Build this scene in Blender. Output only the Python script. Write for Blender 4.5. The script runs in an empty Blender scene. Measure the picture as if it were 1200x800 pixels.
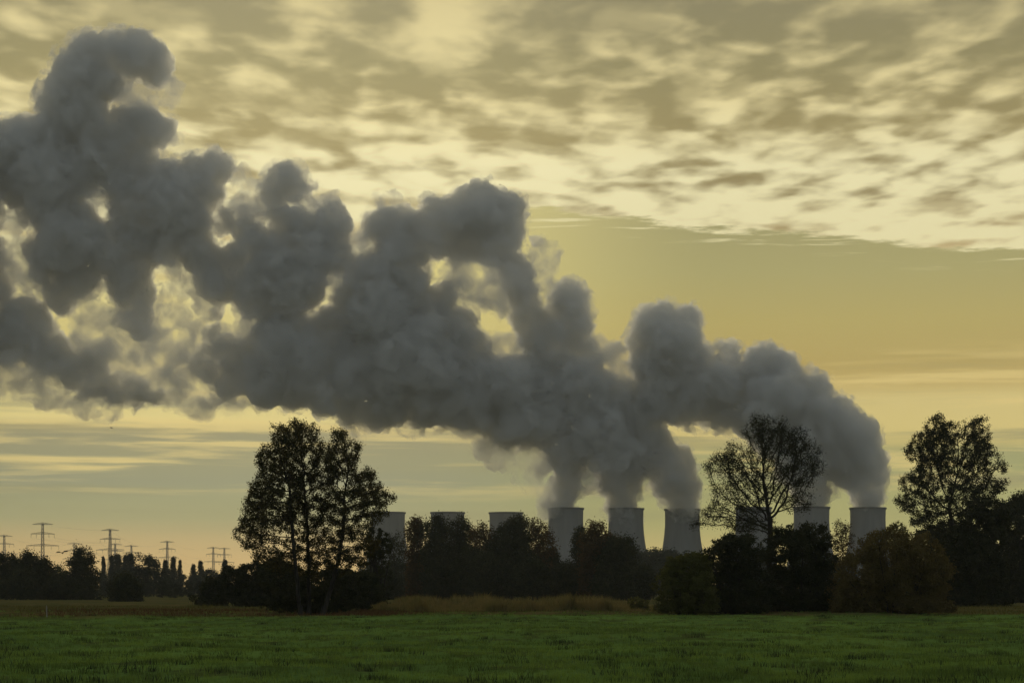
import bpy, math, random
import numpy as np
from mathutils import Vector

# ------------------------------------------------------------------ camera
S = bpy.context.scene
COL = S.collection
F = 2333.0            # focal length in photograph pixels (1200 wide)
CX, HY, CZ = 600.0, 692.0, 1.9
cam_d = bpy.data.cameras.new('camera'); cam = bpy.data.objects.new('camera', cam_d)
COL.objects.link(cam); S.camera = cam
cam.location = (0, 0, CZ); cam.rotation_euler = (math.radians(90), 0, 0)
cam_d.sensor_width = 36.0; cam_d.lens = 36.0*F/1200.0
cam_d.shift_y = (HY-400.0)/1200.0
cam_d.clip_start = 0.5; cam_d.clip_end = 60000

def at(px, py, Y):
    return Vector(((px-CX)*Y/F, Y, CZ+(HY-py)*Y/F))
def ground_y(py):                 # distance at which flat ground shows at row py
    return CZ*F/(py-HY)

def lin(r, g, b):
    f = lambda c: (c/255.0)/12.92 if c/255.0 <= 0.04045 else ((c/255.0+0.055)/1.055)**2.4
    return (f(r), f(g), f(b), 1.0)

# ------------------------------------------------------------------ render settings
S.view_settings.view_transform = 'Standard'
S.view_settings.look = 'None'
S.view_settings.gamma = 1.0
S.view_settings.exposure = 0.0
S.view_settings.use_curve_mapping = False
S.render.engine = 'CYCLES'
S.cycles.use_denoising = True
S.cycles.max_bounces = 8
S.cycles.sample_clamp_indirect = 3.0
S.cycles.diffuse_bounces = 2
S.cycles.glossy_bounces = 2
S.cycles.volume_bounces = 8
S.cycles.transparent_max_bounces = 16
S.cycles.volume_step_rate = VOL_STEP = 0.25
S.cycles.volume_max_steps = 256
S.cycles.use_adaptive_sampling = True
S.cycles.adaptive_threshold = 0.02

# ------------------------------------------------------------------ node helper
class NT:
    def __init__(self, tree): self.t = tree; self.n = tree.nodes; self.l = tree.links
    def put(self, sock, v):
        if isinstance(v, bpy.types.NodeSocket): self.l.new(v, sock)
        elif v is not None: sock.default_value = v
    def math(self, op, a, b=None, c=None, clamp=False):
        m = self.n.new('ShaderNodeMath'); m.operation = op; m.use_clamp = clamp
        for i, v in enumerate((a, b, c)):
            if v is not None: self.put(m.inputs[i], v)
        return m.outputs[0]
    def vec(self, x, y, z):
        m = self.n.new('ShaderNodeCombineXYZ')
        for i, v in enumerate((x, y, z)): self.put(m.inputs[i], v)
        return m.outputs[0]
    def sep(self, v):
        m = self.n.new('ShaderNodeSeparateXYZ'); self.put(m.inputs[0], v); return m.outputs
    def vmath(self, op, a, b=None):
        m = self.n.new('ShaderNodeVectorMath'); m.operation = op
        self.put(m.inputs[0], a)
        if b is not None: self.put(m.inputs[1], b)
        return m.outputs[0]
    def noise(self, v, scale=1.0, detail=4.0, rough=0.5, dist=0.0, lac=2.0):
        m = self.n.new('ShaderNodeTexNoise')
        self.put(m.inputs['Vector'], v); self.put(m.inputs['Scale'], scale)
        m.inputs['Detail'].default_value = detail; m.inputs['Roughness'].default_value = rough
        m.inputs['Distortion'].default_value = dist; m.inputs['Lacunarity'].default_value = lac
        return m.outputs['Fac']
    def rng(self, v, a, b, c=0.0, d=1.0, smooth=True):
        m = self.n.new('ShaderNodeMapRange'); m.interpolation_type = 'SMOOTHSTEP' if smooth else 'LINEAR'
        self.put(m.inputs[0], v)
        for i, q in enumerate((a, b, c, d)): self.put(m.inputs[i+1], q)
        return m.outputs[0]
    def mix(self, f, a, b, mode='MIX'):
        m = self.n.new('ShaderNodeMix'); m.data_type = 'RGBA'; m.blend_type = mode
        self.put(m.inputs[0], f); self.put(m.inputs[6], a); self.put(m.inputs[7], b)
        return m.outputs[2]
    def ramp(self, f, stops):
        m = self.n.new('ShaderNodeValToRGB'); e = m.color_ramp.elements
        stops = sorted(stops, key=lambda s: s[0])
        e[0].position, e[0].color = stops[0]; e[1].position, e[1].color = stops[-1]
        for p, c in stops[1:-1]:
            k = e.new(p); k.color = c
        self.put(m.inputs[0], f); return m.outputs[0]

# ------------------------------------------------------------------ sky
SUN_PX, SUN_PY = 300.0, 235.0
SUN_AZ = math.atan((SUN_PX-CX)/F); SUN_EL = math.atan((HY-SUN_PY)/F)
world = bpy.data.worlds.new('World'); S.world = world; world.use_nodes = True
world.node_tree.nodes.clear()
w = NT(world.node_tree)
def T(py): return (HY-py)/F
tc = w.n.new('ShaderNodeTexCoord').outputs['Generated']
x, y, z = w.sep(tc)
hor = w.math('SQRT', w.math('ADD', w.math('MULTIPLY', x, x), w.math('MULTIPLY', y, y)))
t = w.math('DIVIDE', z, w.math('MAXIMUM', hor, 0.001))
az = w.math('ARCTAN2', x, y)
tp = w.math('MAXIMUM', t, 0.004)
# clear air low down, lit from below the cloud deck: colour by height above the horizon
lo, hi = -0.02, 0.34
def st(py, c): return ((T(py)-lo)/(hi-lo), lin(*c))
tn = w.rng(t, lo, hi, 0.0, 1.0, False)
base_l = w.ramp(tn, [st(700,(212,176,110)), st(655,(204,172,113)), st(632,(188,165,112)), st(608,(158,154,110)), st(588,(150,150,110)),
                     st(566,(138,140,112)), st(540,(143,141,107)), st(512,(138,134,102)), st(503,(160,148,100)), st(494,(228,210,136)),
                     st(470,(215,200,130)), st(430,(205,188,112)), st(350,(214,200,120)), st(250,(218,205,130)), st(0,(190,180,120))])
base_r = w.ramp(tn, [st(700,(215,185,115)), st(650,(200,180,112)), st(615,(172,168,105)), st(560,(160,162,104)), st(532,(158,158,104)),
                     st(522,(200,184,112)), st(505,(220,200,124)), st(470,(218,198,126)), st(452,(196,170,92)), st(430,(184,160,80)),
                     st(380,(182,165,86)), st(320,(168,160,96)), st(250,(155,149,94)), st(0,(150,144,100))])
side = w.rng(az, math.atan(-150/F), math.atan(260/F))
sky = w.mix(side, base_l, base_r)
# thin level streaks of stratus near the horizon
w1 = w.vec(w.math('MULTIPLY', az, 7.0), w.math('MULTIPLY', t, 130.0), 3.7)
n1 = w.noise(w1, 1.0, 5.0, 0.55, 0.3)
m1 = w.math('MULTIPLY', w.rng(n1, 0.46, 0.62), w.math('MULTIPLY', w.rng(t, T(600), T(550)), w.rng(t, T(395), T(455))))
sky = w.mix(w.math('MULTIPLY', m1, 0.75), sky, lin(232,208,132))
n2 = w.noise(w.vec(w.math('MULTIPLY', az, 5.0), w.math('MULTIPLY', t, 100.0), 11.2), 1.0, 5.0, 0.6, 0.4)
m2 = w.math('MULTIPLY', w.rng(n2, 0.50, 0.66), w.math('MULTIPLY', w.rng(t, T(640), T(560)), w.rng(t, T(400), T(480))))
sky = w.mix(w.math('MULTIPLY', m2, 0.65), sky, lin(142,138,98))
# the altocumulus deck: a flat layer, its far edge standing above the clear band
ip = w.math('DIVIDE', 1.0, tp)
dx = w.math('MULTIPLY', w.math('SINE', az), ip); dy = w.math('MULTIPLY', w.math('COSINE', az), ip)
deck = w.vec(dx, dy, 0.0)
deck_r = w.vec(w.math('ADD', w.math('MULTIPLY', dx, 1.1), w.math('MULTIPLY', dy, 0.18)), w.math('SUBTRACT', w.math('MULTIPLY', dy, 0.62), w.math('MULTIPLY', dx, 0.30)), 0.0)
c1 = w.noise(deck_r, 6.8, 2.5, 0.45, 0.2)      # cloudlets
c2 = w.noise(deck, 2.4, 3.0, 0.5, 0.1)          # large variation
c3 = w.noise(deck_r, 19.0, 3.0, 0.5)
cc = w.math('ADD', w.math('MULTIPLY', c1, 0.62), w.math('ADD', w.math('MULTIPLY', c2, 0.42), w.math('MULTIPLY', c3, 0.11)))
cover = w.rng(t, T(275), T(90), 0.07, -0.07)     # thicker overhead
cc = w.math('SUBTRACT', cc, cover)
thick = w.rng(cc, 0.47, 0.69)
cream = w.ramp(tn, [st(320,(243,234,184)), st(200,(243,235,190)), st(120,(233,219,165)), st(0,(206,192,142))])
dark = w.ramp(tn, [st(300,(190,165,108)), st(235,(138,120,68)), st(160,(146,131,78)), st(80,(134,125,82)), st(0,(126,119,88))])
c4 = w.noise(w.vmath('ADD', deck_r, (7.3, 2.1, 5.0)), 6.5, 3.0, 0.5, 0.2)   # thinner spots inside the cloudlets
dark = w.mix(w.math('MULTIPLY', w.rng(c4, 0.46, 0.70), 0.32), dark, cream)
deckc = w.mix(thick, cream, dark)
en = w.noise(w.vec(w.math('MULTIPLY', az, 16.0), w.math('MULTIPLY', t, 90.0), 0.0), 1.0, 8.0, 0.66)
edge = w.math('ADD', w.math('ADD', T(243), w.math('MULTIPLY', az, -0.107)), w.math('MULTIPLY', w.math('SUBTRACT', en, 0.5), 0.022))
left = w.rng(az, math.atan(40/F), math.atan(-260/F))      # to the left the deck reaches lower and ends softly
edge = w.math('SUBTRACT', edge, w.math('MULTIPLY', left, 0.055))
soft = w.math('ADD', 0.0013, w.math('MULTIPLY', left, 0.03))
em = w.rng(w.math('SUBTRACT', t, edge), w.math('MULTIPLY', soft, -1.0), soft)
sl = w.noise(w.vec(w.math('MULTIPLY', az, 22.0), w.math('MULTIPLY', t, 420.0), 9.0), 1.0, 4.0, 0.6, 0.4)   # slivers torn off the deck's edge
below = w.math('MULTIPLY', w.rng(w.math('SUBTRACT', t, edge), -0.014, -0.001), w.rng(sl, 0.56, 0.68))
sky = w.mix(w.math('MULTIPLY', below, 0.7), sky, cream)
sky = w.mix(em, sky, deckc)
# high-up and behind the viewer: dull blue-grey overcast
sunv = Vector((math.sin(SUN_AZ)*math.cos(SUN_EL), math.cos(SUN_AZ)*math.cos(SUN_EL), math.sin(SUN_EL)))
dn = w.n.new('ShaderNodeVectorMath'); dn.operation = 'DOT_PRODUCT'
w.put(dn.inputs[0], tc); dn.inputs[1].default_value = sunv
cosang = dn.outputs['Value']
glow = w.rng(cosang, 0.975, 1.0)
sky = w.mix(w.math('MULTIPLY', glow, 0.10), sky, lin(255,240,185), 'ADD')
nish = w.n.new('ShaderNodeTexSky'); nish.sky_type = 'NISHITA'; nish.sun_disc = False
nish.sun_elevation = SUN_EL; nish.sun_rotation = SUN_AZ; nish.dust_density = 3.0; nish.altitude = 60
bg_n = w.n.new('ShaderNodeBackground'); w.put(bg_n.inputs[0], nish.outputs[0]); bg_n.inputs[1].default_value = 0.05
bg_c = w.n.new('ShaderNodeBackground'); sky = w.mix(1.0, sky, (1.03, 1.0, 0.89, 1), 'MULTIPLY'); w.put(bg_c.inputs[0], sky); bg_c.inputs[1].default_value = 1.22
away = w.rng(cosang, 0.30, 0.93)                  # cloud light fades away from the sun's side
over = w.n.new('ShaderNodeBackground'); over.inputs[0].default_value = (0.215, 0.225, 0.225, 1); over.inputs[1].default_value = SKY_FILL = 0.66
mx1 = w.n.new('ShaderNodeMixShader'); w.put(mx1.inputs[0], away)
ad0 = w.n.new('ShaderNodeAddShader'); w.l.new(over.outputs[0], ad0.inputs[0]); w.l.new(bg_n.outputs[0], ad0.inputs[1])
w.l.new(ad0.outputs[0], mx1.inputs[1]); w.l.new(bg_c.outputs[0], mx1.inputs[2])
out = w.n.new('ShaderNodeOutputWorld'); w.l.new(mx1.outputs[0], out.inputs[0])
world.cycles.sampling_method = 'MANUAL'; world.cycles.sample_map_resolution = 1024

# ------------------------------------------------------------------ sun behind the plume, veiled by cloud
sd = bpy.data.lights.new('sun', 'SUN'); sun = bpy.data.objects.new('sun', sd); COL.objects.link(sun)
sd.energy = 1.0; sd.angle = math.radians(10); sd.color = (1.0, 0.86, 0.62)
sun.rotation_euler = (-sunv).to_track_quat('-Z', 'Y').to_euler()
sun.location = (0, 0, 300)

# ------------------------------------------------------------------ object helpers
def tag(o, label=None, cat=None, group=None, kind=None):
    if label: o['label'] = label
    if cat: o['category'] = cat
    if group: o['group'] = group
    if kind: o['kind'] = kind
    return o
def empty(name, loc, label=None, cat=None, group=None, rz=0.0):
    o = bpy.data.objects.new(name, None); COL.objects.link(o)
    o.location = loc; o.rotation_euler.z = rz; o.empty_display_size = 0.5
    return tag(o, label, cat, group)
def link_mesh(name, me, parent=None, mat=None):
    o = bpy.data.objects.new(name, me); COL.objects.link(o)
    if parent is not None: o.parent = parent
    if mat is not None and not me.materials: me.materials.append(mat)
    return o
def np_mesh(name, verts, faces, n, smooth=False):
    """verts (V,3) float, faces (Fc,n) int: every face has n corners"""
    me = bpy.data.meshes.new(name)
    me.vertices.add(len(verts)); me.vertices.foreach_set('co', np.asarray(verts, np.float32).ravel())
    fc = len(faces)
    me.loops.add(fc*n); me.loops.foreach_set('vertex_index', np.asarray(faces, np.int32).ravel())
    me.polygons.add(fc); me.polygons.foreach_set('loop_start', np.arange(0, fc*n, n, dtype=np.int32))
    me.update(calc_edges=True)
    if smooth: me.polygons.foreach_set('use_smooth', np.ones(fc, bool))
    me.validate(); return me
def copy_thing(root, loc, rz=0.0, scale=None, label=None, group=None):
    r = root.copy(); COL.objects.link(r); r.location = loc; r.rotation_euler.z = rz
    if scale is not None: r.scale = scale
    if label: r['label'] = label
    if group: r['group'] = group
    for ch in list(root.children):
        c = ch.copy(); COL.objects.link(c); c.parent = r
        for g in list(ch.children):
            d = g.copy(); COL.objects.link(d); d.parent = c
    return r
def new_mat(name):
    m = bpy.data.materials.new(name); m.use_nodes = True; m.node_tree.nodes.clear()
    t_ = NT(m.node_tree); o = t_.n.new('ShaderNodeOutputMaterial'); return m, t_, o
def plain_mat(name, c1, c2, scale=1.0, rough=0.9, detail=4.0, translucent=0.0, stretch=(1,1,1), spec=0.3, coord='Object', fac=(0.35,0.65)):
    m, t_, o = new_mat(name)
    tc_ = t_.n.new('ShaderNodeTexCoord').outputs[coord]
    mp = t_.n.new('ShaderNodeMapping'); mp.inputs['Scale'].default_value = stretch; t_.l.new(tc_, mp.inputs[0])
    c = t_.mix(t_.rng(t_.noise(mp.outputs[0], scale, detail, 0.6), fac[0], fac[1]), c1, c2)
    p = t_.n.new('ShaderNodeBsdfPrincipled'); t_.put(p.inputs['Base Color'], c)
    p.inputs['Roughness'].default_value = rough; p.inputs['Specular IOR Level'].default_value = spec
    sh = p.outputs[0]
    if translucent > 0:
        tr = t_.n.new('ShaderNodeBsdfTranslucent'); t_.put(tr.inputs[0], t_.mix(1.0, c, (1.6,1.35,0.7,1), 'MULTIPLY'))
        mxs = t_.n.new('ShaderNodeMixShader'); mxs.inputs[0].default_value = translucent
        t_.l.new(sh, mxs.inputs[1]); t_.l.new(tr.outputs[0], mxs.inputs[2]); sh = mxs.outputs[0]
    t_.l.new(sh, o.inputs['Surface'])
    return m
# ------------------------------------------------------------------ cooling towers
conc = plain_mat('tower_concrete', (0.135,0.14,0.142,1), (0.18,0.185,0.185,1), 0.09, 0.95, 6.0, stretch=(1,1,0.12))
rimm = plain_mat('rim_concrete', (0.07,0.07,0.07,1), (0.10,0.10,0.10,1), 0.2)
def lathe(prof, n, closed=False):
    a = np.linspace(0, 2*np.pi, n, endpoint=False)
    V = np.array([(r*np.cos(q), r*np.sin(q), z_) for r, z_ in prof for q in a])
    m = len(prof); Fc = []
    for i in range(m if closed else m-1):
        j = (i+1) % m
        for k in range(n):
            k2 = (k+1) % n
            Fc.append((i*n+k, i*n+k2, j*n+k2, j*n+k))
    return V, np.array(Fc)
def tubes(segs, n=6):
    """segs: list of (p0, p1, r0, r1) -> one mesh of open tapered tubes"""
    p0 = np.array([s[0] for s in segs], float); p1 = np.array([s[1] for s in segs], float)
    r0 = np.array([s[2] for s in segs], float); r1 = np.array([s[3] for s in segs], float)
    d = p1-p0; L_ = np.linalg.norm(d, axis=1)+1e-9; d = d/L_[:, None]
    up = np.where(np.abs(d[:, 2:3]) < 0.9, np.array([[0, 0, 1.0]]), np.array([[1.0, 0, 0]]))
    u = np.cross(d, up); u /= np.linalg.norm(u, axis=1)[:, None]; v = np.cross(d, u)
    a = np.linspace(0, 2*np.pi, n, endpoint=False)
    ring = np.cos(a)[None, :, None]*u[:, None, :] + np.sin(a)[None, :, None]*v[:, None, :]
    V = np.concatenate([p0[:, None]+ring*r0[:, None, None], p1[:, None]+ring*r1[:, None, None]], axis=1)  # (S,2n,3)
    k = np.arange(n); k2 = (k+1) % n
    fq = np.stack([k, k2, k2+n, k+n], axis=1)
    Fc = (np.arange(len(segs))[:, None, None]*2*n + fq[None]).reshape(-1, 4)
    return V.reshape(-1, 3), Fc
TH = 114.0
def tower_r(h):                                     # hyperbola: narrowest at 100 m
    return 23.6*math.sqrt(1+((h-100.0)/68.0)**2)
hs = [9+i*3.5 for i in range(31)] ; hs[-1] = TH
prof = [(tower_r(h)+ (0.25 if h < 20 else 0), h) for h in hs] + [(tower_r(h)-0.5, h) for h in reversed(hs)]
V, Q = lathe(prof, 96, True); tower_shell = np_mesh('shell', V, Q, 4, True)
rt = tower_r(TH)
V, Q = lathe([(rt+0.1, TH-2.2), (rt+1.0, TH-2.0), (rt+1.0, TH+0.3), (rt-0.8, TH+0.3), (rt-0.8, TH-2.2)], 96, True); tower_rim = np_mesh('rim', V, Q, 4)
rb = tower_r(9)
seg = []
for k in range(40):
    for s in (-1, 1):
        a0 = 2*math.pi*k/40; a1 = a0+s*2*math.pi/80
        seg.append(((math.cos(a0)*(rb+3), math.sin(a0)*(rb+3), 0.2), (math.cos(a1)*rb, math.sin(a1)*rb, 9.2), 0.45, 0.45))
V, Q = tubes(seg, 8); tower_legs = np_mesh('support_columns', V, Q, 4)
V, Q = lathe([(rb+6, -0.5), (rb+6, 1.6), (rb+5.3, 1.6), (rb+5.3, -0.5)], 96, True); tower_basin = np_mesh('basin', V, Q, 4)
for me_, mt in ((tower_shell, conc), (tower_rim, rimm), (tower_legs, conc), (tower_basin, conc)): me_.materials.append(mt)
TW = [(455,2843,'idle pale cooling tower farthest left, half hidden by the tall three-stemmed trees'),
      (524.5,2843,'idle cooling tower barely showing its flat top above the broad mid-field grove'),
      (593,2850,'idle cooling tower with only its upper left corner above the round-topped tree'),
      (663,2700,'cooling tower left of the three steaming together, trees covering its lower right'),
      (733.5,2710,'middle one of three steaming cooling towers, above the dark bushy tree'),
      (799.5,2730,'steaming cooling tower directly left of the tall bare-branched tree'),
      (883,2680,'cooling tower directly behind the trunk of the tall bare-branched tree'),
      (951,2670,'steaming cooling tower just right of the bare-branched tree and above the thicket'),
      (1017,2690,'steaming cooling tower farthest right, standing clear above the brown shrub')]
root0 = None
for px, Y, lab in TW:
    p = at(px, HY, Y); p.z = 0
    if root0 is None:
        root0 = empty('cooling_tower', p, lab, 'cooling tower', 'row of power station cooling towers')
        for nm, me_ in (('shell', tower_shell), ('rim', tower_rim), ('support_columns', tower_legs), ('basin', tower_basin)):
            link_mesh(nm, me_, root0)
    else:
        copy_thing(root0, p, 0.0, None, lab)
# ------------------------------------------------------------------ steam plumes
def blob_mesh(name, pts, rad, voxel, thr=0.12, warp=((1/70.0, 30.0), (1/26.0, 17.0), (1/9.0, 11.0))):
    me = bpy.data.meshes.new(name+'_points')
    me.vertices.add(len(pts)); me.vertices.foreach_set('co', np.asarray(pts, np.float32).ravel())
    a = me.attributes.new('rad', 'FLOAT', 'POINT'); a.data.foreach_set('value', np.asarray(rad, np.float32))
    ob = bpy.data.objects.new(name+'_points', me); COL.objects.link(ob)
    g = bpy.data.node_groups.new('grow_steam', 'GeometryNodeTree')
    g.interface.new_socket('Geometry', in_out='INPUT', socket_type='NodeSocketGeometry')
    g.interface.new_socket('Geometry', in_out='OUTPUT', socket_type='NodeSocketGeometry')
    N = g.nodes; L = g.links
    i = N.new('NodeGroupInput'); o = N.new('NodeGroupOutput')
    at_ = N.new('GeometryNodeInputNamedAttribute'); at_.data_type = 'FLOAT'; at_.inputs['Name'].default_value = 'rad'
    mp = N.new('GeometryNodeMeshToPoints'); L.new(i.outputs[0], mp.inputs['Mesh']); L.new(at_.outputs['Attribute'], mp.inputs['Radius'])
    pv = N.new('GeometryNodePointsToVolume')
    try: pv.resolution_mode = 'VOXEL_SIZE'
    except Exception: pv.inputs['Resolution Mode'].default_value = 'Size'
    pv.inputs['Voxel Size'].default_value = voxel
    L.new(mp.outputs[0], pv.inputs['Points']); L.new(at_.outputs['Attribute'], pv.inputs['Radius'])
    vm = N.new('GeometryNodeVolumeToMesh'); vm.inputs['Threshold'].default_value = thr
    try: vm.resolution_mode = 'GRID'
    except Exception: pass
    L.new(pv.outputs[0], vm.inputs['Volume'])
    prev = vm.outputs[0]
    for fr, amp in warp:                 # turbulence: push the surface about at three scales
        nz = N.new('ShaderNodeTexNoise'); nz.inputs['Scale'].default_value = fr; nz.inputs['Detail'].default_value = 1.0
        sb = N.new('ShaderNodeVectorMath'); sb.operation = 'SUBTRACT'; sb.inputs[1].default_value = (0.5, 0.5, 0.5)
        sc = N.new('ShaderNodeVectorMath'); sc.operation = 'SCALE'; sc.inputs['Scale'].default_value = amp
        sp = N.new('GeometryNodeSetPosition')
        L.new(nz.outputs['Color'], sb.inputs[0]); L.new(sb.outputs[0], sc.inputs[0]); L.new(sc.outputs[0], sp.inputs['Offset'])
        L.new(prev, sp.inputs['Geometry']); prev = sp.outputs[0]
    L.new(prev, o.inputs[0])
    md = ob.modifiers.new('grow', 'NODES'); md.node_group = g
    dg = bpy.context.evaluated_depsgraph_get(); dg.update()
    res = bpy.data.meshes.new_from_object(ob.evaluated_get(dg), depsgraph=dg); res.name = name
    bpy.data.objects.remove(ob); bpy.data.meshes.remove(me); bpy.data.node_groups.remove(g)
    res.materials.clear()
    return res

def rnd_dirs(rs, n):
    v = rs.normal(size=(n, 3)); return v/np.linalg.norm(v, axis=1)[:, None]
def billow(circles, Y0, seed, k1=13, k2=8, shrink=1.0, lift=0.88, depth=0.55):
    """circles of (px, py, r, [depth]) in the photograph -> points and radii in metres, with two generations of smaller billows"""
    rs = np.random.RandomState(seed)
    P, R = [], []
    for c in circles:
        px, py, r = c[:3]; d = c[3] if len(c) > 3 else 0.0
        m = Y0/F; r = r*m
        for s in ((0.0,) if r < 12*m else (-1.0, 1.0)):
            Y = Y0 + d + s*depth*r + rs.uniform(-0.3, 0.3)*r
            q = at(px, py, Y); P.append(tuple(q)); R.append(r*shrink)
    P = np.array(P); R = np.array(R)
    allP, allR = [P], [R]
    src, sr = P, R
    for k, lo_, hi_ in ((k1, 0.24, 0.46), (k2, 0.22, 0.42)):
        n = len(src)
        d = rnd_dirs(rs, n*k); rr = np.repeat(sr, k)*rs.uniform(lo_, hi_, n*k)
        c = np.repeat(src, k, axis=0) + d*(np.repeat(sr, k)*rs.uniform(0.70, lift, n*k))[:, None]
        allP.append(c); allR.append(rr); src, sr = c, rr
    return np.concatenate(allP), np.concatenate(allR)

def steam_mat(name, dens, nscale, lo_, hi_, lowest, color=(0.93,0.94,0.95,1), g=0.55, hetero=True, skin=0.03):
    m, t_, o = new_mat(name)
    pv = t_.n.new('ShaderNodeVolumePrincipled'); pv.inputs['Color'].default_value = color
    pv.inputs['Anisotropy'].default_value = g
    if hetero:
        pos = t_.n.new('ShaderNodeNewGeometry').outputs['Position']
        n = t_.noise(pos, nscale, 5.0, 0.6, 0.6)
        t_.put(pv.inputs['Density'], t_.rng(n, lo_, hi_, lowest*dens, dens, False))
    else:
        pv.inputs['Density'].default_value = dens
    t_.l.new(pv.outputs[0], o.inputs['Volume'])
    if skin > 0:                         # droplets at the boundary of the cloud scatter a little light
        tr = t_.n.new('ShaderNodeBsdfTransparent'); df = t_.n.new('ShaderNodeBsdfTranslucent'); df.inputs[0].default_value = (0.8,0.8,0.8,1)
        mx = t_.n.new('ShaderNodeMixShader'); mx.inputs[0].default_value = skin
        t_.l.new(tr.outputs[0], mx.inputs[1]); t_.l.new(df.outputs[0], mx.inputs[2]); t_.l.new(mx.outputs[0], o.inputs['Surface'])
    return m

right_c = [(1017,590,16),(1016,577,18),(1012,562,22),(1006,543,28),(1002,524,32),(1018,540,20),(980,518,38),(1012,505,17),(992,502,18),
 (950,590,16),(948,572,22),(945,550,28),(950,522,36),
 (960,492,34),(935,478,40),(905,468,42),(942,456,24),(917,442,28),(895,432,26),(870,452,28),(896,420,18),(852,408,13),(842,452,27),
 (815,466,31),(800,425,32),(775,455,30),(790,397,30),(768,385,28),(752,394,21),(775,370,19),(805,378,18),(762,430,28),(850,474,26),
 (880,484,28),(910,505,34),(935,530,28),(785,475,24),(958,464,13),(930,442,14),(842,428,11),(852,424,15)]
main_c = [(799,592,17),(797,577,21),(790,562,25),(786,548,26),(770,533,24),(745,535,30),(760,520,28),
 (733,592,18),(732,574,22),(728,554,28),(722,530,34),
 (663,592,15),(663,581,15),(663,574,17),(668,555,20),(662,535,25),
 (700,505,38),(740,500,34),(690,480,36),(650,500,34),(610,490,34),(640,470,40),(590,496,24),(575,478,30),(600,452,36),(550,470,34),
 (520,468,30),(490,463,34),(460,468,30),(432,468,27),(425,440,38),(465,430,42),(510,430,40),(545,440,36),(690,450,30),(720,478,30),
 (745,478,24),(765,487,18),(662,430,26),(640,418,24),(677,402,16),(668,378,13),(660,358,11),(668,342,14),(682,346,8),(692,427,18),(650,396,20),
 (618,436,20),(700,470,30),
 (565,246,31),(545,250,28),(590,250,27),(600,238,16),(520,257,26),(510,272,24),(550,280,28),(585,284,26),(602,310,17),(610,335,15),
 (617,360,16),(622,385,17),(572,298,18),(500,260,13),(530,285,18),(630,280,7),(624,312,6),
 (458,268,25),(445,264,18),(475,262,20),(488,288,20),(462,292,24),
 (440,330,32),(470,330,28),(480,360,32),(450,370,38),(510,366,22),(530,392,26),(546,408,24),(500,402,36),(518,350,18),(545,374,14),(412,352,22),
 (388,262,22),(380,287,23),(360,300,26),(395,300,20),(342,272,18),
 (330,213,18),(318,226,15),(346,222,13),(360,221,8),(327,196,7),(325,246,16),(370,217,5),
 (330,300,30),(310,320,32),(350,338,28),(300,290,22),(285,272,14),(400,382,28),(390,410,32),(352,396,28),(360,430,32),(330,432,26),
 (300,442,25),(312,458,22),(345,455,26),(380,458,26),(410,470,22),(272,450,16),(255,432,14),(240,412,12),(262,340,16),(288,348,18),
 (246,392,10),(330,370,24),(252,312,22),(275,310,22),(262,467,5),
 (255,196,18),(240,206,19),(225,222,28),(200,232,32),(192,207,17),(250,226,14),(215,262,27),(232,276,16),(180,265,25),(166,242,24),(262,262,14),
 (175,152,22),(190,150,12),(198,142,8),(150,157,24),(160,182,20),(130,190,28),(146,212,22),(120,162,26),
 (160,63,24),(178,74,21),(140,62,23),(112,66,26),(95,86,28),(120,96,26),(80,110,28),(72,122,26),(100,130,28),(62,160,28),(181,90,12),
 (30,175,32),(8,180,32),(50,200,34),(90,200,32),(20,218,22),(60,238,30),(92,262,22),(80,284,34),(118,292,26),(145,280,22),(62,300,28),
 (92,326,22),(68,340,18),(76,350,13),(170,300,16),(152,318,20),(152,345,19),(150,370,16),(164,386,13),(186,292,16),
 (-6,340,16),(16,372,20),(8,396,26),(40,398,22),(65,408,18),(90,426,16),(110,445,17),(130,458,15),(158,458,15),(182,466,8),(95,455,8),
 (235,300,20),(252,332,20),(272,332,20),(300,350,22),(254,366,10),(250,390,11),(264,415,17),(285,425,22),(246,430,15),(322,396,22),(236,424,14),
 (200,272,24),(160,290,20),(130,300,24),(205,252,26),(182,212,24),(152,243,18),(150,330,22),(165,345,18),(160,370,20),(30,380,26),(60,420,18),(85,435,18),(140,455,16),(105,430,16),
 (640,386,18),(638,402,20),(690,408,13),(648,368,13),(606,318,20),(612,345,20),(618,370,20),(626,400,20),(662,350,17),(672,365,15),(676,385,16),(655,415,22),(350,262,20),(333,262,20),
 (-40,180,40),(-60,230,50),(-40,390,34),(-60,320,50),(-90,270,60)]
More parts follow.
